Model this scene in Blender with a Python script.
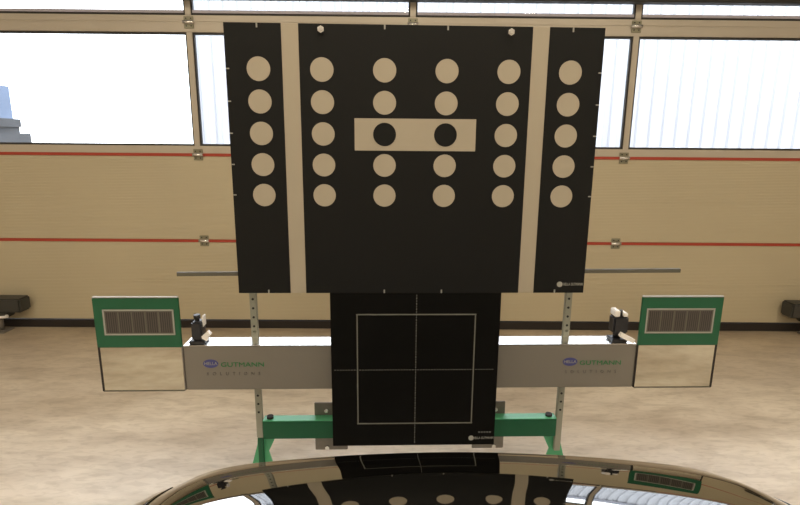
import bpy, bmesh, math, random
from mathutils import Vector, Matrix
random.seed(7)
for o in list(bpy.data.objects): bpy.data.objects.remove(o)
scene = bpy.context.scene
col = scene.collection
R = math.radians

# ------------------------------------------------------------------ camera
cam_data = bpy.data.cameras.new('camera')
cam = bpy.data.objects.new('camera', cam_data); col.objects.link(cam)
cam_data.sensor_width = 36; cam_data.lens = 520/800*36
cam_data.clip_start = .02; cam_data.clip_end = 300
pitch, roll, yaw = R(12.113), R(.469), R(-.393)
F = Vector((0, math.cos(pitch), -math.sin(pitch)))
Rt = Vector((1, 0, 0)); U = Vector((0, math.sin(pitch), math.cos(pitch)))
R2 = Rt*math.cos(roll) + U*math.sin(roll); U2 = -Rt*math.sin(roll) + U*math.cos(roll)
Zr = Matrix.Rotation(yaw, 3, 'Z')
a, b, c = Zr@R2, Zr@U2, -(Zr@F)
cam.matrix_world = Matrix(((a.x, b.x, c.x, 0), (a.y, b.y, c.y, 0), (a.z, b.z, c.z, 1.538), (0, 0, 0, 1)))
scene.camera = cam

# ------------------------------------------------------------------ world
world = bpy.data.worlds.new('sky'); scene.world = world; world.use_nodes = True
nt = world.node_tree; nt.nodes.clear()
wo = nt.nodes.new('ShaderNodeOutputWorld'); bg = nt.nodes.new('ShaderNodeBackground')
tc = nt.nodes.new('ShaderNodeTexCoord'); nz = nt.nodes.new('ShaderNodeTexNoise')
nz.inputs['Scale'].default_value = 2.6; nz.inputs['Detail'].default_value = 4
rp = nt.nodes.new('ShaderNodeValToRGB')
rp.color_ramp.elements[0].position = .30; rp.color_ramp.elements[0].color = (.30, .52, .95, 1)
rp.color_ramp.elements[1].position = .42; rp.color_ramp.elements[1].color = (.90, .95, 1, 1)
nt.links.new(tc.outputs['Generated'], nz.inputs['Vector']); nt.links.new(nz.outputs['Fac'], rp.inputs['Fac'])
nt.links.new(rp.outputs['Color'], bg.inputs['Color']); nt.links.new(bg.outputs[0], wo.inputs[0])
bg.inputs['Strength'].default_value = 6.5

# ------------------------------------------------------------------ exposure
vs = scene.view_settings
vs.view_transform = 'Standard'; vs.look = 'None'; vs.gamma = 1; vs.use_curve_mapping = False
vs.exposure = 0.0
LAMP_W = 58; LAMP_C = (1.0, .86, .64)

# ------------------------------------------------------------------ materials
def srgb(r, g, b):
    f = lambda v: (v/255/12.92) if v/255 <= .04045 else ((v/255+.055)/1.055)**2.4
    return (f(r), f(g), f(b), 1)
def mat(name, colr, rough=.5, metal=0, noise=None, bump=None, coat=0, spec=.5, emit=None, ior=None):
    m = bpy.data.materials.new(name); m.use_nodes = True
    n = m.node_tree; p = n.nodes['Principled BSDF']
    p.inputs['Base Color'].default_value = colr; p.inputs['Roughness'].default_value = rough
    p.inputs['Metallic'].default_value = metal; p.inputs['Coat Weight'].default_value = coat
    p.inputs['Specular IOR Level'].default_value = spec
    tcn = n.nodes.new('ShaderNodeTexCoord')
    if noise:
        sc, amt = noise
        t = n.nodes.new('ShaderNodeTexNoise'); t.inputs['Scale'].default_value = sc; t.inputs['Detail'].default_value = 5
        n.links.new(tcn.outputs['Object'], t.inputs['Vector'])
        r = n.nodes.new('ShaderNodeValToRGB')
        r.color_ramp.elements[0].position = .3; r.color_ramp.elements[1].position = .7
        r.color_ramp.elements[0].color = tuple(v*(1-amt) for v in colr[:3])+(1,)
        r.color_ramp.elements[1].color = tuple(min(1, v*(1+amt)) for v in colr[:3])+(1,)
        n.links.new(t.outputs['Fac'], r.inputs['Fac']); n.links.new(r.outputs['Color'], p.inputs['Base Color'])
    if bump:
        sc, st = bump
        t = n.nodes.new('ShaderNodeTexNoise'); t.inputs['Scale'].default_value = sc; t.inputs['Detail'].default_value = 6
        n.links.new(tcn.outputs['Object'], t.inputs['Vector'])
        bp = n.nodes.new('ShaderNodeBump'); bp.inputs['Strength'].default_value = st; bp.inputs['Distance'].default_value = .01
        n.links.new(t.outputs['Fac'], bp.inputs['Height']); n.links.new(bp.outputs['Normal'], p.inputs['Normal'])
    if emit:
        p.inputs['Emission Color'].default_value = emit[0]; p.inputs['Emission Strength'].default_value = emit[1]
    return m
def wave_bump(m, axis, scale, strength, dist=.004):
    n = m.node_tree; p = n.nodes['Principled BSDF']
    t = n.nodes.new('ShaderNodeTexCoord'); w = n.nodes.new('ShaderNodeTexWave')
    w.bands_direction = axis; w.inputs['Scale'].default_value = scale
    n.links.new(t.outputs['Object'], w.inputs['Vector'])
    bp = n.nodes.new('ShaderNodeBump'); bp.inputs['Strength'].default_value = strength; bp.inputs['Distance'].default_value = dist
    n.links.new(w.outputs['Fac'], bp.inputs['Height']); n.links.new(bp.outputs['Normal'], p.inputs['Normal'])

M = {}
M['door'] = mat('cream_door_panel', (.54, .475, .34, 1), .45, noise=(1.2, .03))
wave_bump(M['door'], 'Z', 26, .25)
M['red'] = mat('red_rubber', (.42, .06, .035, 1), .6)
M['rubber'] = mat('black_rubber', (.022, .017, .016, 1), .7)
M['frame'] = mat('warm_grey_aluminium_frame', (.56, .51, .44, 1), .4, .2)
M['gasket'] = mat('dark_gasket', (.03, .028, .026, 1), .6)
M['hinge'] = mat('galvanised_hinge', (.28, .27, .20, 1), .4, .5)
M['white'] = mat('matt_white_board', (.39, .345, .275, 1), .6)
M['black'] = mat('satin_black_print', (.008, .0085, .009, 1), .5, spec=.2)
M['black2'] = mat('matt_black_print', (.003, .003, .003, 1), .55, spec=.12)
M['silverink'] = mat('silver_grey_ink', (.33, .33, .31, 1), .5)
M['lineink'] = mat('thin_line_ink', (.15, .15, .135, 1), .5)
M['sill'] = mat('pale_sill', (.50, .48, .58, 1), .5)
M['dimink'] = mat('dim_grey_ink', (.10, .10, .095, 1), .6)
M['alu_top'] = mat('aluminium_top_highlight', (.80, .79, .78, 1), .2, 1)
M['alu'] = mat('satin_aluminium', (.215, .20, .178, 1), .5, .3)
M['alu_cap'] = mat('grey_end_cap', (.16, .15, .14, 1), .5)
M['post'] = mat('pale_grey_steel', (.33, .34, .29, 1), .45, .2)
M['hole'] = mat('black_hole', (.02, .02, .02, 1), .8)
M['green'] = mat('green_enamel', (.003, .092, .040, 1), .42)
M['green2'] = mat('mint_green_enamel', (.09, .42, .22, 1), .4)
M['rail'] = mat('dull_steel_rail', (.11, .105, .085, 1), .6)
M['plate'] = mat('grey_steel_plate', (.24, .22, .20, 1), .45, .3, noise=(30, .08))
M['bolt'] = mat('bright_bolt', (.85, .85, .85, 1), .25, .8)
M['chrome'] = mat('mirror_glass', (.46, .43, .36, 1), .03, 1)
M['logo_blue'] = mat('violet_blue_ink', (.055, .06, .22, 1), .5)
M['logo_green'] = mat('green_ink', (.012, .17, .055, 1), .5)
M['logo_grey'] = mat('grey_ink', (.10, .095, .09, 1), .5)
M['black_plastic'] = mat('black_plastic', (.015, .016, .022, 1), .4)
M['white_plastic'] = mat('white_plastic', (.85, .83, .82, 1), .35)
M['paint'] = mat('glossy_dark_car_paint', (.36, .355, .34, 1), .025, 1)
M['tyre'] = mat('tyre_rubber', (.02, .02, .02, 1), .8)
M['rim'] = mat('alloy_rim', (.5, .5, .5, 1), .3, .9)
M['lamp_glass'] = mat('headlight_cover', (.45, .48, .52, 1), .05, .6)
M['dark_box'] = mat('dark_grey_housing', (.045, .045, .042, 1), .5)
M['ceiling'] = mat('ceiling_sheet', (.55, .53, .50, 1), .7, noise=(2, .05))
M['wallp'] = mat('plaster', (.55, .50, .42, 1), .8, noise=(1.5, .05))
M['asphalt'] = mat('yard_asphalt', (.25, .25, .25, 1), .9, noise=(4, .1))
M['facade'] = mat('white_ribbed_cladding', (.375, .375, .395, 1), .5)
M['facade_lip'] = mat('grey_lavender_flashing', (.20, .20, .23, 1), .5)
M['greybuild'] = mat('grey_render', (.04, .04, .042, 1), .8, noise=(1.5, .2))
M['bluebuild'] = mat('pale_blue_render', (.10, .13, .19, 1), .8, noise=(.7, .1))
M['lamp_body'] = mat('white_lamp_body', (.8, .8, .8, 1), .4)
M['lamp_tube'] = mat('lit_tube', (1, 1, 1, 1), .4, emit=((1, .85, .6, 1), 6))

# floor: worn polished concrete with patches and fine scratches
def floor_mat():
    m = bpy.data.materials.new('worn_concrete'); m.use_nodes = True
    n = m.node_tree; p = n.nodes['Principled BSDF']; L = n.links.new
    t = n.nodes.new('ShaderNodeTexCoord')
    def noise(s, d, dist=0, stretch=(1, 1, 1)):
        mp = n.nodes.new('ShaderNodeMapping'); mp.inputs['Scale'].default_value = stretch
        x = n.nodes.new('ShaderNodeTexNoise'); x.inputs['Scale'].default_value = s; x.inputs['Detail'].default_value = d
        x.inputs['Distortion'].default_value = dist
        L(t.outputs['Object'], mp.inputs['Vector']); L(mp.outputs['Vector'], x.inputs['Vector']); return x
    a = noise(.9, 10, .4, (.7, 1.6, 1)); b = noise(5, 12, .5, (.7, 1.9, 1)); c = noise(20, 9, .8, (.7, 2.2, 1))
    r = n.nodes.new('ShaderNodeValToRGB')
    e = r.color_ramp.elements
    e[0].position = .34; e[0].color = (.60, .525, .45, 1); e[1].position = .64; e[1].color = (.93, .87, .80, 1)
    L(a.outputs['Fac'], r.inputs['Fac'])
    r2 = n.nodes.new('ShaderNodeValToRGB')
    e = r2.color_ramp.elements
    e[0].position = .36; e[0].color = (.66, .63, .60, 1); e[1].position = .56; e[1].color = (1, 1, 1, 1)
    L(b.outputs['Fac'], r2.inputs['Fac'])
    mx = n.nodes.new('ShaderNodeMix'); mx.data_type = 'RGBA'; mx.blend_type = 'MULTIPLY'; mx.inputs[0].default_value = .5
    L(r.outputs['Color'], mx.inputs[6]); L(r2.outputs['Color'], mx.inputs[7])
    r3 = n.nodes.new('ShaderNodeValToRGB')
    e = r3.color_ramp.elements
    e[0].position = .38; e[0].color = (.80, .79, .77, 1); e[1].position = .52; e[1].color = (1, 1, 1, 1)
    L(c.outputs['Fac'], r3.inputs['Fac'])
    m2 = n.nodes.new('ShaderNodeMix'); m2.data_type = 'RGBA'; m2.blend_type = 'MULTIPLY'; m2.inputs[0].default_value = .55
    L(mx.outputs[2], m2.inputs[6]); L(r3.outputs['Color'], m2.inputs[7])
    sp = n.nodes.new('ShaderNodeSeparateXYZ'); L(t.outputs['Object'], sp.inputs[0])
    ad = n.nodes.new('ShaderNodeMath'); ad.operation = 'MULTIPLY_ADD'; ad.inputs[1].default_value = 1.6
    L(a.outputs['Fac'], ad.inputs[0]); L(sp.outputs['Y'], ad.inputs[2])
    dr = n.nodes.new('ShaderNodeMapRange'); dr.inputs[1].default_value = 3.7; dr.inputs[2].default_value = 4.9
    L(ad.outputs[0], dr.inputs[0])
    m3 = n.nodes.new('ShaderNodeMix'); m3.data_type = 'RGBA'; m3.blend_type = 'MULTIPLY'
    m3.inputs[7].default_value = (.62, .55, .44, 1)  # painted shade: floor colour goes darker and browner towards the door
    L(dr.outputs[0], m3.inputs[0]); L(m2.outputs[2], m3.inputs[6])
    L(m3.outputs[2], p.inputs['Base Color'])
    mr = n.nodes.new('ShaderNodeMapRange'); mr.inputs[3].default_value = .22; mr.inputs[4].default_value = .50
    L(b.outputs['Fac'], mr.inputs[0]); L(mr.outputs[0], p.inputs['Roughness'])
    bp = n.nodes.new('ShaderNodeBump'); bp.inputs['Strength'].default_value = .05; bp.inputs['Distance'].default_value = .004
    L(b.outputs['Fac'], bp.inputs['Height']); L(bp.outputs['Normal'], p.inputs['Normal'])
    return m
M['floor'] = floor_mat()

def glass_mat():
    m = bpy.data.materials.new('window_pane'); m.use_nodes = True
    n = m.node_tree; n.nodes.clear(); L = n.links.new
    o = n.nodes.new('ShaderNodeOutputMaterial'); mx = n.nodes.new('ShaderNodeMixShader')
    tr = n.nodes.new('ShaderNodeBsdfTransparent'); gl = n.nodes.new('ShaderNodeBsdfGlossy')
    tr.inputs['Color'].default_value = (.95, .96, .97, 1); gl.inputs['Roughness'].default_value = .03
    fr = n.nodes.new('ShaderNodeFresnel'); fr.inputs['IOR'].default_value = 1.3
    L(fr.outputs[0], mx.inputs[0]); L(tr.outputs[0], mx.inputs[1]); L(gl.outputs[0], mx.inputs[2]); L(mx.outputs[0], o.inputs[0])
    return m
M['glass'] = glass_mat()

def cells_mat():   # vertical fine stripes for the striped cells of the side targets
    m = bpy.data.materials.new('fine_striped_film'); m.use_nodes = True
    n = m.node_tree; p = n.nodes['Principled BSDF']; L = n.links.new
    t = n.nodes.new('ShaderNodeTexCoord'); w = n.nodes.new('ShaderNodeTexWave')
    w.bands_direction = 'X'; w.inputs['Scale'].default_value = 42; w.inputs['Distortion'].default_value = .4
    L(t.outputs['Object'], w.inputs['Vector'])
    r = n.nodes.new('ShaderNodeValToRGB'); e = r.color_ramp.elements
    e[0].color = (.022, .018, .017, 1); e[1].color = (.085, .074, .066, 1)
    L(w.outputs['Fac'], r.inputs['Fac']); L(r.outputs['Color'], p.inputs['Base Color'])
    p.inputs['Roughness'].default_value = .5
    return m
M['cells'] = cells_mat()

# ------------------------------------------------------------------ builders
class MB:
    def __init__(s): s.bm = bmesh.new(); s.mats = []
    def mi(s, m):
        if m not in s.mats: s.mats.append(m)
        return s.mats.index(m)
    def box(s, x0, x1, y0, y1, z0, z1, m='white', bevel=0, rot=None):
        tmp = bmesh.new()
        bmesh.ops.create_cube(tmp, size=1)
        for v in tmp.verts:
            v.co = Vector(((x0+x1)/2+v.co.x*(x1-x0), (y0+y1)/2+v.co.y*(y1-y0), (z0+z1)/2+v.co.z*(z1-z0)))
        if bevel: bmesh.ops.bevel(tmp, geom=tmp.edges[:], offset=bevel, segments=2, affect='EDGES')
        s.merge(tmp, m, rot); return s
    def cyl(s, p, q, r, m='white', n=24, r2=None, smooth=True):
        p, q = Vector(p), Vector(q); d = q-p
        tmp = bmesh.new()
        bmesh.ops.create_cone(tmp, cap_ends=True, segments=n, radius1=r, radius2=r if r2 is None else r2, depth=d.length)
        rot = d.to_track_quat('Z', 'Y').to_matrix().to_4x4()
        for v in tmp.verts: v.co = (Matrix.Translation((p+q)/2)@rot)@v.co
        for f in tmp.faces:
            if len(f.verts) == 4: f.smooth = smooth
        s.merge(tmp, m); return s
    def quadpath(s, pts, w, h, m, closed=False):  # rectangular bar along a list of points in xz plane etc
        for i in range(len(pts)-1): s.bar(pts[i], pts[i+1], w, h, m)
        return s
    def bar(s, p, q, w, h, m, up=(0, 0, 1)):
        p, q = Vector(p), Vector(q); d = (q-p); L = d.length; d.normalize()
        u = Vector(up)
        if abs(d.dot(u)) > .98: u = Vector((0, 1, 0))
        sdir = d.cross(u).normalized(); u = sdir.cross(d)
        tmp = bmesh.new(); bmesh.ops.create_cube(tmp, size=1)
        for v in tmp.verts: v.co = (p+q)/2 + d*v.co.x*L + sdir*v.co.y*w + u*v.co.z*h
        s.merge(tmp, m); return s
    def prism(s, pts, y0, y1, m):   # outline in xz, extruded in y
        tmp = bmesh.new()
        f = [tmp.verts.new((x, y0, z)) for x, z in pts]; g = [tmp.verts.new((x, y1, z)) for x, z in pts]
        tmp.faces.new(f); tmp.faces.new(g[::-1]); n = len(pts)
        for i in range(n): tmp.faces.new((f[i], g[i], g[(i+1) % n], f[(i+1) % n]))
        bmesh.ops.recalc_face_normals(tmp, faces=tmp.faces[:])
        s.merge(tmp, m); return s
    def merge(s, tmp, m, rot=None):
        k = s.mi(m)
        if rot is not None:
            for v in tmp.verts: v.co = rot@v.co
        mp = {v: s.bm.verts.new(v.co) for v in tmp.verts}
        for f in tmp.faces:
            nf = s.bm.faces.new([mp[v] for v in f.verts]); nf.material_index = k; nf.smooth = f.smooth
        tmp.free()
    def build(s, name, parent=None, loc=None):
        me = bpy.data.meshes.new(name)
        bmesh.ops.recalc_face_normals(s.bm, faces=s.bm.faces[:])
        s.bm.to_mesh(me); s.bm.free()
        for m in s.mats: me.materials.append(M[m])
        o = bpy.data.objects.new(name, me); col.objects.link(o)
        if parent: o.parent = parent
        if loc: o.location = loc
        return o
def tag(o, label=None, cat=None, group=None, kind=None):
    if label: o['label'] = label
    if cat: o['category'] = cat
    if group: o['group'] = group
    if kind: o['kind'] = kind
    return o
def empty(name, loc=(0, 0, 0), rz=0, **k):
    o = bpy.data.objects.new(name, None); col.objects.link(o); o.location = loc; o.rotation_euler = (0, 0, rz)
    o.empty_display_size = .1
    return tag(o, **k)
def text_obj(name, txt, size, m, parent, loc, extr=.0004, spacing=1.0, sx=1.0, align='CENTER'):
    cu = bpy.data.curves.new(name, 'FONT'); cu.body = txt; cu.size = size; cu.extrude = extr
    cu.align_x = align; cu.align_y = 'CENTER'; cu.space_character = spacing; cu.resolution_u = 3
    t = bpy.data.objects.new('tmp_text', cu); col.objects.link(t)
    dg = bpy.context.evaluated_depsgraph_get(); dg.update()
    me = bpy.data.meshes.new_from_object(t.evaluated_get(dg))
    bpy.data.objects.remove(t); bpy.data.curves.remove(cu)
    me.name = name; me.materials.clear(); me.materials.append(M[m])
    # letters stand upright, facing -y
    me.transform(Matrix.Rotation(R(90), 4, 'X')@Matrix.Diagonal((sx, 1, 1, 1)))
    o = bpy.data.objects.new(name, me); col.objects.link(o); o.parent = parent; o.location = loc
    return o

# ------------------------------------------------------------------ room shell
DY = 4.119                        # inner face of the sectional door
XL, XR, YB, ZC = -5.6, 6.0, -7.5, 4.3
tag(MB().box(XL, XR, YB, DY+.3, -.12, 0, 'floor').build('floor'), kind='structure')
tag(MB().box(XL, XR, YB, DY+.06, ZC, ZC+.15, 'ceiling').build('ceiling'), kind='structure')
tag(MB().box(XL-.2, XL, YB, DY+.3, 0, ZC, 'wallp').build('wall_left'), kind='structure')
tag(MB().box(XR, XR+.2, YB, DY+.3, 0, ZC, 'wallp').build('wall_right'), kind='structure')
tag(MB().box(XL, XR, YB-.2, YB, 0, ZC, 'wallp').build('wall_back'), kind='structure')
DXL, DXR = -3.42, 3.60
w = MB()
w.box(XL, DXL-.03, DY-.02, DY+.3, 0, ZC, 'wallp'); w.box(DXR+.03, XR, DY-.02, DY+.3, 0, ZC, 'wallp')
w.box(DXL-.03, DXR+.03, DY-.02, DY+.3, 3.46, ZC, 'wallp')
tag(w.build('wall_front'), kind='structure')

# sectional door
door = empty('door_1', (0, DY, 0), kind='structure')
TH = .045
MUL = [-1.548, .110, 1.778]
MB().box(DXL, DXR, -.004, TH, .002, .066, 'rubber').build('bottom_seal', door)
for z0, z1 in ((.074, .729), (.749, 1.4095)):
    m = MB(); m.box(DXL, DXR, 0, TH, z0, z1, 'door', .004)
    zc = (z0+z1)/2
    m.box(DXL, DXR, -.0015, .001, zc-.004, zc+.004, 'door')
    m.build('door_panel', door)
for z in (.739, 1.4195): MB().box(DXL, DXR, -.002, TH-.005, z-.011, z+.011, 'red').build('red_joint_strip', door)
def glazed(z0, z1, g0, g1, name, muls, lab=None):
    f = MB()
    f.box(DXL, DXR, 0, TH, z0, g0, 'frame', .003); f.box(DXL, DXR, 0, TH, g1, z1, 'frame', .003)
    for x in muls: f.box(x-.021, x+.021, -.002, TH-.002, g0, g1, 'frame', .002)
    xs = [DXL, DXL+.05] + [v for x in muls for v in (x-.021, x+.021)] + [DXR-.05, DXR]
    f.box(DXL, DXL+.05, 0, TH, g0, g1, 'frame'); f.box(DXR-.05, DXR, 0, TH, g0, g1, 'frame')
    fo = f.build(name, door)
    bays = []
    for i in range(1, len(xs)-1, 2):
        a, b = xs[i], xs[i+1]
        q = MB(); t = .015
        q.box(a, b, .006, .036, g0, g0+t, 'gasket'); q.box(a, b, .006, .036, g1-t, g1, 'gasket')
        q.box(a, a+t*.8, .006, .036, g0+t, g1-t, 'gasket'); q.box(b-t*.8, b, .006, .036, g0+t, g1-t, 'gasket')
        q.build('pane_gasket', fo)
        if z0 > 2: MB().box(a+t*.8, b-t*.8, .0005, .018, g0+t, g0+t+.020, 'sill').build('sill', fo)
        MB().box(a+t*.8, b-t*.8, .02, .024, g0+t, g1-t, 'glass').build('pane', fo)
glazed(1.428, 2.378, 1.488, 2.314, 'glazed_section_frame', MUL)
glazed(2.386, 3.30, 2.432, 3.24, 'glazed_section_frame', MUL)
MB().box(DXL, DXR, .004, TH-.005, 2.377, 2.387, 'frame').build('joint_strip', door)
def hinge(x, z, mt='hinge'):
    h = MB()
    h.box(x-.036, x+.036, -.006, .001, z-.044, z-.014, mt, .002); h.box(x-.036, x+.036, -.006, .001, z+.014, z+.042, mt, .002)
    h.cyl((x-.040, -.012, z), (x+.040, -.012, z), .0125, 'bolt')
    for dx in (-.018, .018):
        h.cyl((x+dx, -.010, z-.026), (x+dx, -.004, z-.026), .005, 'gasket', 8); h.cyl((x+dx, -.010, z+.026), (x+dx, -.004, z+.026), .005, 'gasket', 8)
    h.build('hinge', door)
for x in (-1.545, .110, 1.770):
    for z in (.741, 1.421, 2.382): hinge(x, z)
# dark spring shaft in front of the upper glazing
s = MB(); s.box(DXL, DXR+.2, -.10, -.012, 2.529, 2.62, 'gasket', .006); s.build('shaft_housing', door)
# vertical guide rails beside the door
for nm, x in (('trim_1', DXL-.015), ('trim_2', DXR+.015)):
    t = MB(); t.box(x-.09, x-.05 if x < 0 else x+.05, DY-.03, DY-.021, .0, 3.4, 'hinge') if x < 0 else t.box(x+.05, x+.09, DY-.03, DY-.021, .0, 3.4, 'hinge')
    tag(t.build(nm), kind='structure')

# ceiling lamps (behind and above the camera)
def ceiling_lamp(x, y, lab):
    r = empty('ceiling_lamp', (x, y, ZC), label=lab, cat='lamp', group='ceiling strip lamps')
    MB().box(-.09, .09, -1.0, 1.0, -.06, 0, 'lamp_body', .01).build('lamp_body', r)
    MB().cyl((0, -.95, -.075), (0, .95, -.075), .018, 'lamp_tube', 12).build('lamp_tube', r)
    ld = bpy.data.lights.new('lamp_light', 'AREA'); ld.shape = 'RECTANGLE'; ld.size = .2; ld.size_y = 1.9
    ld.energy = LAMP_W; ld.color = LAMP_C
    lo = bpy.data.objects.new('lamp_light', ld); col.objects.link(lo); lo.parent = r; lo.location = (0, 0, -.10)
for x in (-2.6, 0.1, 2.8):
    for y in (-3.6, 0.3): ceiling_lamp(x, y, 'white strip lamp on the ceiling above and behind the car')

# ------------------------------------------------------------------ outside
tag(MB().box(-40, 40, DY+.3, 60, -.2, -.05, 'asphalt').build('ground'), kind='structure')
def facade():
    b = bmesh.new(); pitch_ = .28; x = -4.2; prof = []
    while x < 16:
        prof += [(x, 0), (x+.11, 0), (x+.14, .05), (x+.25, .05)]; x += pitch_
    lo = [b.verts.new((px, py, -.05)) for px, py in prof]; hi = [b.verts.new((px, py, 4.6)) for px, py in prof]
    for i in range(len(prof)-1): b.faces.new((lo[i], lo[i+1], hi[i+1], hi[i]))
    # body
    m = MB(); m.bm.free(); m.bm = b; m.mi('facade')
    m.box(-4.2, prof[-1][0], .06, 6, -.05, 4.6, 'facade')
    return m
r = empty('workshop_hall', (0, 11.2, 0), label='pale ribbed metal hall outside, seen through the right hand windows', cat='building')
facade().build('ribbed_wall', r)
MB().box(-4.3, 16, -.08, 6, 4.6, 4.8, 'facade_lip').build('roof_edge', r)
r = empty('grey_house', (-18.75, 18, 0), label='low grey building at the bottom left corner of the window', cat='building')
MB().box(-6, 1.85, 0, 6, -.05, 2.0, 'greybuild').build('wall', r)
MB().box(-6, 1.95, -.2, 6, 2.0, 2.35, 'greybuild').build('roof', r)
MB().box(1.85, 3.0, 0, 5, -.05, 1.72, 'greybuild').build('annex', r)
r = tag(MB().box(-27, -21.4, 26, 30, -.05, 4.3, 'bluebuild').build('blue_tower'), label='pale blue block outside at the far left edge of the window', cat='building')

# ------------------------------------------------------------------ calibration stand
RIG = (0.0582, 1.750, 0); RZ = R(1.466)
stand = empty('calibration_stand', RIG, RZ, label='wheeled measuring stand with aluminium cross beam, perforated uprights and green base', cat='stand')
# uprights
for sx in (-.583, .592):
    zb_ = .400 if sx < 0 else .330
    u = MB(); u.box(sx-.0125, sx+.0125, .100, .118, zb_, 1.86, 'post', .002)
    z = .51
    while z < 1.85:
        if not .60 < z < .84:
            u.cyl((sx, .0990, z), (sx, .1015, z), .0045, 'hole', 10)
        z += .035
    u.build('upright', stand)
    k = MB(); k.box(sx-.014, sx+.014, .104, .1145, .805, .850, 'post', .003); k.cyl((sx, .100, .838), (sx, .105, .838), .006, 'hole', 10)
    k.build('clamp', stand)
# cross beam
bm_ = MB(); bm_.box(-.822, .832, .030, .112, .640, .811, 'alu', .003)
beam = bm_.build('cross_beam', stand)
MB().box(-.821, .831, .031, .111, .8105, .8125, 'alu_top').build('top_highlight', beam)  # thin bright layer, paints the highlight along the top of the beam
for x in (-.8220, .8320): MB().box(x-.0012 if x < 0 else x, x if x < 0 else x+.0012, .031, .111, .641, .810, 'alu_cap').build('end_cap', beam)
def logo(cx):
    o = MB()
    tmp = bmesh.new(); bmesh.ops.create_circle(tmp, cap_ends=True, segments=40, radius=1)
    for v in tmp.verts: v.co = Vector((cx+v.co.x*.0275, .0294, .7435+v.co.y*.0165))
    o.merge(tmp, 'logo_blue')
    o.build('blue_oval_badge', beam)
    text_obj('badge_lettering', 'HELLA', .0165, 'silverink', beam, (cx, .0288, .7435))
    text_obj('green_lettering', 'GUTMANN', .0245, 'logo_green', beam, (cx+.114, .0290, .7385), sx=1.28)
    text_obj('grey_lettering', 'SOLUTIONS', .017, 'logo_grey', beam, (cx+.080, .0290, .7035), spacing=2.5)
logo(-.728); logo(.588)
# rail behind the large board
MB().bar((-.845, .090, 1.063), (.995, .090, 1.077), .012, .014, 'rail').build('side_rail', stand)
# green cross bar, plates, feet
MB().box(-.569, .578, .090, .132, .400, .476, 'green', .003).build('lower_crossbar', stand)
MB().box(-.568, .577, .0905, .1315, .4755, .4785, 'green2').build('crossbar_lit_top', stand)  # lighter green layer paints the lit upper face of the bar
for x0, x1 in ((-.374, -.245), (.255, .382)):
    p = MB(); p.box(x0, x1, .133, .140, .324, .530, 'plate', .002)
    pl = p.build('mounting_plate', stand)
    for z in (.500, .338):
        xx = x0+.048 if x0 < 0 else x1-.040
        MB().cyl((xx, .122, z), (xx, .134, z), .009, 'bolt', 6, smooth=False).build('bolt', pl)
for sx, d in ((-.583, 1), (.592, -1)):
    l = MB()
    l.prism([(sx+d*.013, .402), (sx+d*.060, .402), (sx+d*.013, .30)], .120, .130, 'green2')
    l.prism([(sx-.0135, .402), (sx+.0135, .402), (sx+.017, .36), (sx+.095, .075), (sx-.095, .075), (sx-.017, .36)], .118, .128, 'green2')
    if sx < 0: l.box(sx-.010, sx+.010, .100, .118, .075, .40, 'green', .002)
    l.build('leg', stand)
    f = MB(); f.box(sx-.03, sx+.03, -.10, .26, .035, .075, 'green', .004)
    for yy in (-.06, .22): f.cyl((sx-.01, yy, .022), (sx+.01, yy, .022), .022, 'rubber', 20)
    f.build('foot', stand)
    c = MB(); c.cyl((sx+d*.04, .112, .478), (sx+d*.04, .112, .488), .013, 'hole', 16); c.build('knob', stand)

def board_tick(m, x, z, w, h): m.box(x-w/2, x+w/2, -.0012, 0, z-h/2, z+h/2, 'silverink')
# ---- large dotted target board
tb = empty('target_board', RIG, RZ, label='large black target board with rows of pale round dots and two pale vertical stripes', cat='target board')
b = MB(); b.box(-.603, .603, .001, .013, 1.018, 1.895, 'white', .001); b.build('backing_panel', tb)
pr = MB()
for x0, x1 in ((-.603, -.425), (-.371, .371), (.425, .603)): pr.box(x0, x1, 0, .0012, 1.018, 1.895, 'black')
pr.box(-.198, .200, -.0008, 0, 1.506, 1.609, 'white')
for i in range(6):
    for j in range(5):
        x, z = .2*(i-2.5), 1.758-.1*j
        if j == 2 and i in (2, 3): pr.cyl((x, -.0016, z), (x, -.0008, z), .0375, 'black', 40)
        else: pr.cyl((x, -.0010, z), (x, 0, z), .0372, 'white', 40)
for x in (-.5, -.1, .1, .5): board_tick(pr, x, 1.888, .005, .014); board_tick(pr, x, 1.024, .005, .012)
for z in (1.758, 1.658, 1.558, 1.458, 1.358): board_tick(pr, -.597, z, .010, .004); board_tick(pr, .597, z, .010, .004)
pr.cyl((.517, -.0012, 1.049), (.517, 0, 1.049), .010, 'silverink', 20)
pr.build('printed_face', tb)
text_obj('small_lettering', 'HELLA GUTMANN', .0145, 'silverink', tb, (.564, -.0008, 1.049), sx=.58)
for x, z in ((-.300, 1.877), (.300, 1.877)):
    q = MB(); q.cyl((x, -.010, z), (x, -.001, z), .011, 'bolt', 6, smooth=False); q.cyl((x, -.014, z), (x, -.010, z), .006, 'bolt', 12); q.build('bolt', tb)

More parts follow.
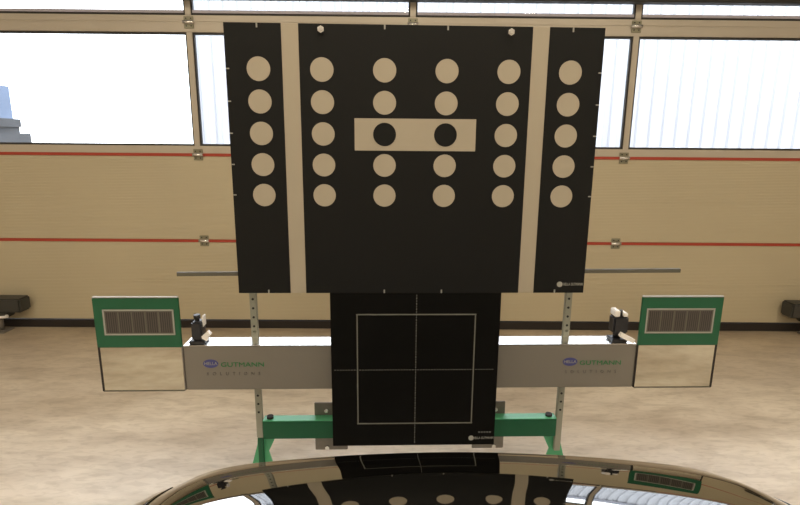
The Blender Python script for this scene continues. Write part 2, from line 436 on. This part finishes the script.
# ---- lower cross-hair board
lb = empty('crosshair_board', RIG, RZ, label='square black board with thin grey square outline and crossed lines, below the dotted board', cat='target board')
b = MB(); b.box(-.290, .313, .002, .014, .424, 1.0175, 'black2', .001); b.build('panel', lb)
g = MB(); y0, y1 = .0012, .0022
def gl(x0, x1, z0, z1, m='lineink'): g.box(x0, x1, y0, y1, z0, z1, m)
t = .0022
gl(-.196-t, -.196+t, .515, .938); gl(.224-t, .224+t, .515, .938); gl(-.199, .227, .938-t, .938+t); gl(-.199, .227, .515-t, .515+t)
k = -.280
while k < .300: gl(k, min(k+.007, .305), .7265, .7295, 'dimink'); k += .010
k = .434
while k < 1.005: gl(.0125, .0155, k, k+.007, 'lineink' if int(k*100) % 2 else 'dimink'); k += .010
g.cyl((.226, .0012, .452), (.226, .0022, .452), .010, 'silverink', 20)
for k in range(5): gl(.252+k*.010, .259+k*.010, .473, .479, 'dimink')
g.build('printed_lines', lb)
text_obj('small_lettering', 'HELLA GUTMANN', .0130, 'silverink', lb, (.272, .0012, .452), sx=.72)

# ---- side targets with striped window and mirror below
def side_target(x0, x1, lab, left):
    r = empty('side_target', RIG, RZ, label=lab, cat='side target', group='side targets at the beam ends')
    p = MB(); p.box(x0, x1, .026, .034, .808, .9935, 'green', .0015); pl = p.build('green_panel', r)
    MB().box(x0+.002, x1-.002, .024, .036, .9935, .9965, 'silverink').build('edge_highlight', r)  # pale line, a painted highlight along the panel's upper edge
    cx = (x0+x1)/2+(.006 if left else -.004); hw, hh = (.121 if left else .1235), .045; zc = .903; t = .0026
    w = MB()
    w.box(cx-hw, cx+hw, .0245, .026, zc+hh-t, zc+hh+t, 'silverink'); w.box(cx-hw, cx+hw, .0245, .026, zc-hh-t, zc-hh+t, 'silverink')
    w.box(cx-hw-t, cx-hw+t, .0245, .026, zc-hh-t, zc+hh+t, 'silverink'); w.box(cx+hw-t, cx+hw+t, .0245, .026, zc-hh-t, zc+hh+t, 'silverink')
    w.build('window_outline', pl)
    n = 5; a0 = cx-hw+.004; cw = (2*hw-.008)/n
    for i in range(n):
        MB().box(a0+i*cw+.003, a0+(i+1)*cw-.003, .025, .0262, zc-hh+.007, zc+hh-.007, 'cells').build('striped_cell', pl)
    bk = MB(); bk.box(a0-.001, a0+n*cw+.001, .0255, .0262, zc-hh+.002, zc+hh-.002, 'rail'); bk.build('cell_backing', pl)
    mr = MB(); mr.box(x0+.004, x1-.002, .028, .034, .640, .8085, 'chrome', .001); mo = mr.build('mirror', r)
    o0, o1 = (x0+.001, x0+.007) if left else (x1-.007, x1-.001)
    i0, i1 = (x1-.004, x1-.001) if left else (x0+.001, x0+.005)
    MB().box(o0, o1, .026, .040, .640, .809, 'rubber').build('mirror_edge', r)
    MB().box(i0, i1, .027, .040, .640, .809, 'plate' if left else 'rubber').build('mirror_edge', r)
    MB().box(x0+.004, x1-.004, .026, .036, .638, .642, 'rail').build('mirror_edge', r)
    h = MB(); bx = x1 if left else x0; sgn = -1 if left else 1
    # bracket runs outward from the end of the beam behind the panel
    a0_, a1_ = (bx-.14, bx-.006) if left else (bx+.006, bx+.14)
    h.box(a0_, a1_, .041, .049, .72, .80, 'plate')
    h.build('bracket', r)
side_target(-1.1225, -.8235, 'green framed striped target with square mirror below, left end of the beam', True)
side_target(.8335, 1.1345, 'green framed striped target with square mirror below, right end of the beam', False)

# ---- laser heads on the beam
def laser(x, lab, right):
    r = empty('laser_head', RIG, RZ, label=lab, cat='laser', group='laser heads on the beam')
    zb = .8128; s = 1 if right else -1
    MB().box(x-.030, x+.028, .040, .095, zb, zb+.012, 'black_plastic', .003).build('base', r)
    if right:
        MB().box(x-.028, x+.028, .044, .092, zb+.032, zb+.098, 'black_plastic', .006).build('housing', r)
        MB().cyl((x-.002, .068, zb+.014), (x-.002, .068, zb+.034), .015, 'black_plastic').build('swivel', r)
        w = MB(); w.bar((x-.006, .036, zb+.036), (x+.045, .032, zb+.010), .018, .016, 'white_plastic')
        w.build('locking_lever', r)
        c = MB(); c.box(x-.026, x-.006, .046, .09, zb+.098, zb+.122, 'white_plastic', .003); c.box(x+.006, x+.024, .046, .09, zb+.098, zb+.112, 'white_plastic', .003)
        c.build('white_cap', r)
        MB().cyl((x, .060, zb+.096), (x, .060, zb+.121), .007, 'black_plastic', 12).build('button', r)
    else:
        MB().box(x-.019, x+.019, .044, .092, zb+.013, zb+.082, 'black_plastic', .005).build('housing', r)
        MB().cyl((x-.002, .066, zb+.080), (x-.002, .066, zb+.092), .008, 'black_plastic', 16, .009).build('knob_neck', r)
        MB().cyl((x-.002, .066, zb+.092), (x-.002, .066, zb+.105), .012, 'black_plastic', 16).build('knob', r)
        MB().box(x+.016, x+.022, .060, .090, zb+.060, zb+.100, 'white_plastic', .002).build('side_plate', r)
        w = MB(); w.bar((x+.022, .052, zb+.022), (x+.046, .048, zb+.044), .016, .016, 'white_plastic')
        w.bar((x+.026, .05, zb+.016), (x+.034, .05, zb+.03), .012, .02, 'white_plastic'); w.build('locking_lever', r)
laser(-.776, 'narrow black laser head with round top knob, standing on the left end of the beam', False)
laser(.774, 'squat black laser head with white cap, standing on the right end of the beam', True)

# ---- dark boxes at the foot of the door
def foot_box(x0, x1, z0, z1, lab, left):
    cx = (x0+x1)/2
    r = empty('guide_box', (cx, DY, 0), label=lab, cat='box', group='dark boxes at the door foot'); h = (x1-x0)/2
    MB().box(-h, h, -.16, -.03, z0, z1, 'dark_box', .012).build('housing', r)
    s = -1 if left else 1
    q = MB(); q.box(-h*.5+s*.05, h*.5+s*.05, -.15, -.04, z0-.05, z0+.002, 'dark_box', .01)
    q.cyl((s*(h*.4), -.10, .0), (s*(h*.4), -.10, z0), .022, 'plate', 16); q.build('leg', r)
    c = MB(); c.cyl((s*(h*.9), -.14, z0-.055), (-s*h*.2, -.14, z0-.035), .014, 'white_plastic', 12); c.build('pipe', r)
    c = MB(); c.box(s*h*.4-.06, s*h*.4+.06, -.16, -.04, 0, .012, 'plate'); c.build('base_plate', r)
foot_box(-3.30, -2.985, .175, .288, 'dark grey box on a short leg at the left foot of the door', True)
foot_box(3.175, 3.50, .165, .286, 'dark grey box on a short leg at the right foot of the door', False)

# ------------------------------------------------------------------ car front
CX = .155; HB = -.12          # car centre line and rear end of the bonnet
def catmull(tab, x):
    n = len(tab)
    if x <= tab[0][0]: return tab[0][1]
    for i in range(n-1):
        if x <= tab[i+1][0]:
            x0, y0 = tab[i]; x1, y1 = tab[i+1]; h = x1-x0; t = (x-x0)/h
            m0 = (y1-tab[i-1][1])/(x1-tab[i-1][0]) if i else (y1-y0)/h
            m1 = (tab[i+2][1]-y0)/(tab[i+2][0]-x0) if i+2 < n else (y1-y0)/h
            return (2*t**3-3*t*t+1)*y0+(t**3-2*t*t+t)*h*m0+(-2*t**3+3*t*t)*y1+(t**3-t*t)*h*m1
    return tab[-1][1]
# slope of the bonnet along the car, then summed to its height profile
SLOPE = [(-.034, 85), (-.022, 76), (-.008, 52), (0, 27.2), (.0288, 25.1), (.052, 23.6), (.0715, 22.1), (.0882, 20.4), (.1094, 17.8), (.1271, 15.9), (.1479, 15.0), (.1673, 14.2), (.1852, 13.3), (.1978, 12.5), (.2097, 11.2), (.2243, 9.5), (.2344, 8.4), (.2472, 7.7), (.2712, 6.8), (.317, 5.9), (.3643, 5.2), (.4428, 4.1), (.60, 3.0), (.85, 2.0), (1.25, .5)]
HN, HU0, HDU = 1300, -.034, .001
_h = [0.0]
for _i in range(HN): _h.append(_h[-1]+HDU*math.tan(R(catmull(SLOPE, HU0+(_i+.5)*HDU))))
_z0 = .8665-_h[34]
def prof(u):
    t = max(0, min(HN-1e-6, (u-HU0)/HDU)); k = int(t); f = t-k
    return _z0+_h[k]*(1-f)+_h[k+1]*f
# (offset from centre, how far the edge sits back, how far the surface is lowered)
PLAN = [(0, 0), (.20, -.002), (.40, -.010), (.50, -.018), (.58, -.022), (.65, -.015), (.72, -.002), (.80, .04), (.86, .12), (.90, .30)]
DROP = [(0, 0), (.10, .0018), (.20, .007), (.30, .0158), (.40, .028), (.48, .0415), (.55, .058), (.60, .075), (.658, .101), (.70, .116), (.76, .140), (.82, .178), (.87, .245), (.90, .34)]
def car_point(x, u):
    ax = abs(x); back = catmull(PLAN, ax); d = catmull(DROP, ax)
    return Vector((CX+x, 1.03-back-u, prof(u)-d))
def sheet(xs, us, fn, m='paint', thick=None):
    mb = MB(); k = mb.mi(m); bm = mb.bm
    g = [[bm.verts.new(fn(x, u)) for u in us] for x in xs]
    for i in range(len(xs)-1):
        for j in range(len(us)-1):
            f = bm.faces.new((g[i][j], g[i+1][j], g[i+1][j+1], g[i][j+1])); f.smooth = True; f.material_index = k
    return mb
def lin(a, b, n): return [a+(b-a)*i/(n-1) for i in range(n)]
car = empty('car', (0, 0, 0), label='front of a glossy dark car, its bonnet mirroring the target board', cat='car')
us_h = [-.033]+lin(-.027, .0, 10)[1:]+lin(.003, .45, 130)+lin(.46, 1.17, 40)
bon = sheet(lin(-.655, .655, 120), us_h, car_point).build('bonnet', car)
sm = bon.modifiers.new('thickness', 'SOLIDIFY'); sm.thickness = .003; sm.offset = -1
for s in (-1, 1):
    xs = lin(.660, .90, 36)
    fn = lambda x, u, s=s: car_point(s*x, u)
    fe = sheet(xs, us_h, fn).build('front_wing', car)
    sm = fe.modifiers.new('thickness', 'SOLIDIFY'); sm.thickness = .003; sm.offset = 0
    # side panel with wheel arch
    YW = .22; ZW = .33; RA = .37
    def side(y, t, s=s):
        # from the wing's lower edge (t=0) down to arch or sill (t=1)
        top = prof(.53-y)-.32 if y < .53 else .53
        low = .22
        dy = y-YW
        if abs(dy) < RA: low = max(low, ZW+math.sqrt(RA*RA-dy*dy))
        low = min(low, top-.01)
        z = top+(low-top)*t
        return Vector((CX+s*(.90+.012*math.sin(math.pi*min(1, t))), y, z))
    sheet(lin(-.60, .53, 70), lin(0, 1, 10), lambda y, t: side(y, t)).build('side_panel', car)
    wroot = MB(); x0 = CX+s*.66; x1 = CX+s*.86
    wroot.cyl((x0, YW, ZW), (x1, YW, ZW), .325, 'tyre', 48)
    wh = wroot.build('wheel', car)
    rm = MB(); rm.cyl((x1-s*.01, YW, ZW), (x1+s*.006, YW, ZW), .21, 'rim', 40)
    for k in range(5):
        an = k*2*math.pi/5
        rm.bar((x1+s*.008, YW, ZW), (x1+s*.008, YW+.2*math.cos(an), ZW+.2*math.sin(an)), .012, .045, 'rim', up=(1, 0, 0))
    rm.build('rim', wh)
# front face below the bonnet lip: grille, headlights, bumper
def face_pt(x, t):     # t 0..1 downwards
    p = car_point(x, -.0299); ax = abs(x)
    zt = p.z-.012; z = zt+(.22-zt)*t
    out = .012+.10*math.sin(min(1, max(0, (t-.25)/.6))*math.pi*.5)*(1 if t < .9 else .8)
    return Vector((p.x, p.y+out-.02, z))
sheet(lin(-.899, .899, 80), lin(0, 1, 30), face_pt, 'paint').build('bumper', car)
def ov(x, t, o): q = face_pt(x, t); return Vector((q.x, q.y+o, q.z))
sheet(lin(-.36, .36, 30), lin(.06, .24, 8), lambda x, t: ov(x, t, .006), 'black_plastic').build('grille', car)
sheet(lin(-.50, .50, 30), lin(.62, .82, 8), lambda x, t: ov(x, t, .006), 'black_plastic').build('air_intake', car)
for s in (-1, 1):
    sheet(lin(.42, .78, 20), lin(.05, .26, 8), lambda x, t: ov(s*x, t, .007), 'lamp_glass').build('headlight', car)
# windscreen base behind the bonnet
MB().box(CX-.72, CX+.72, -.30, -.13, .96, .975, 'black_plastic').build('cowl', car)
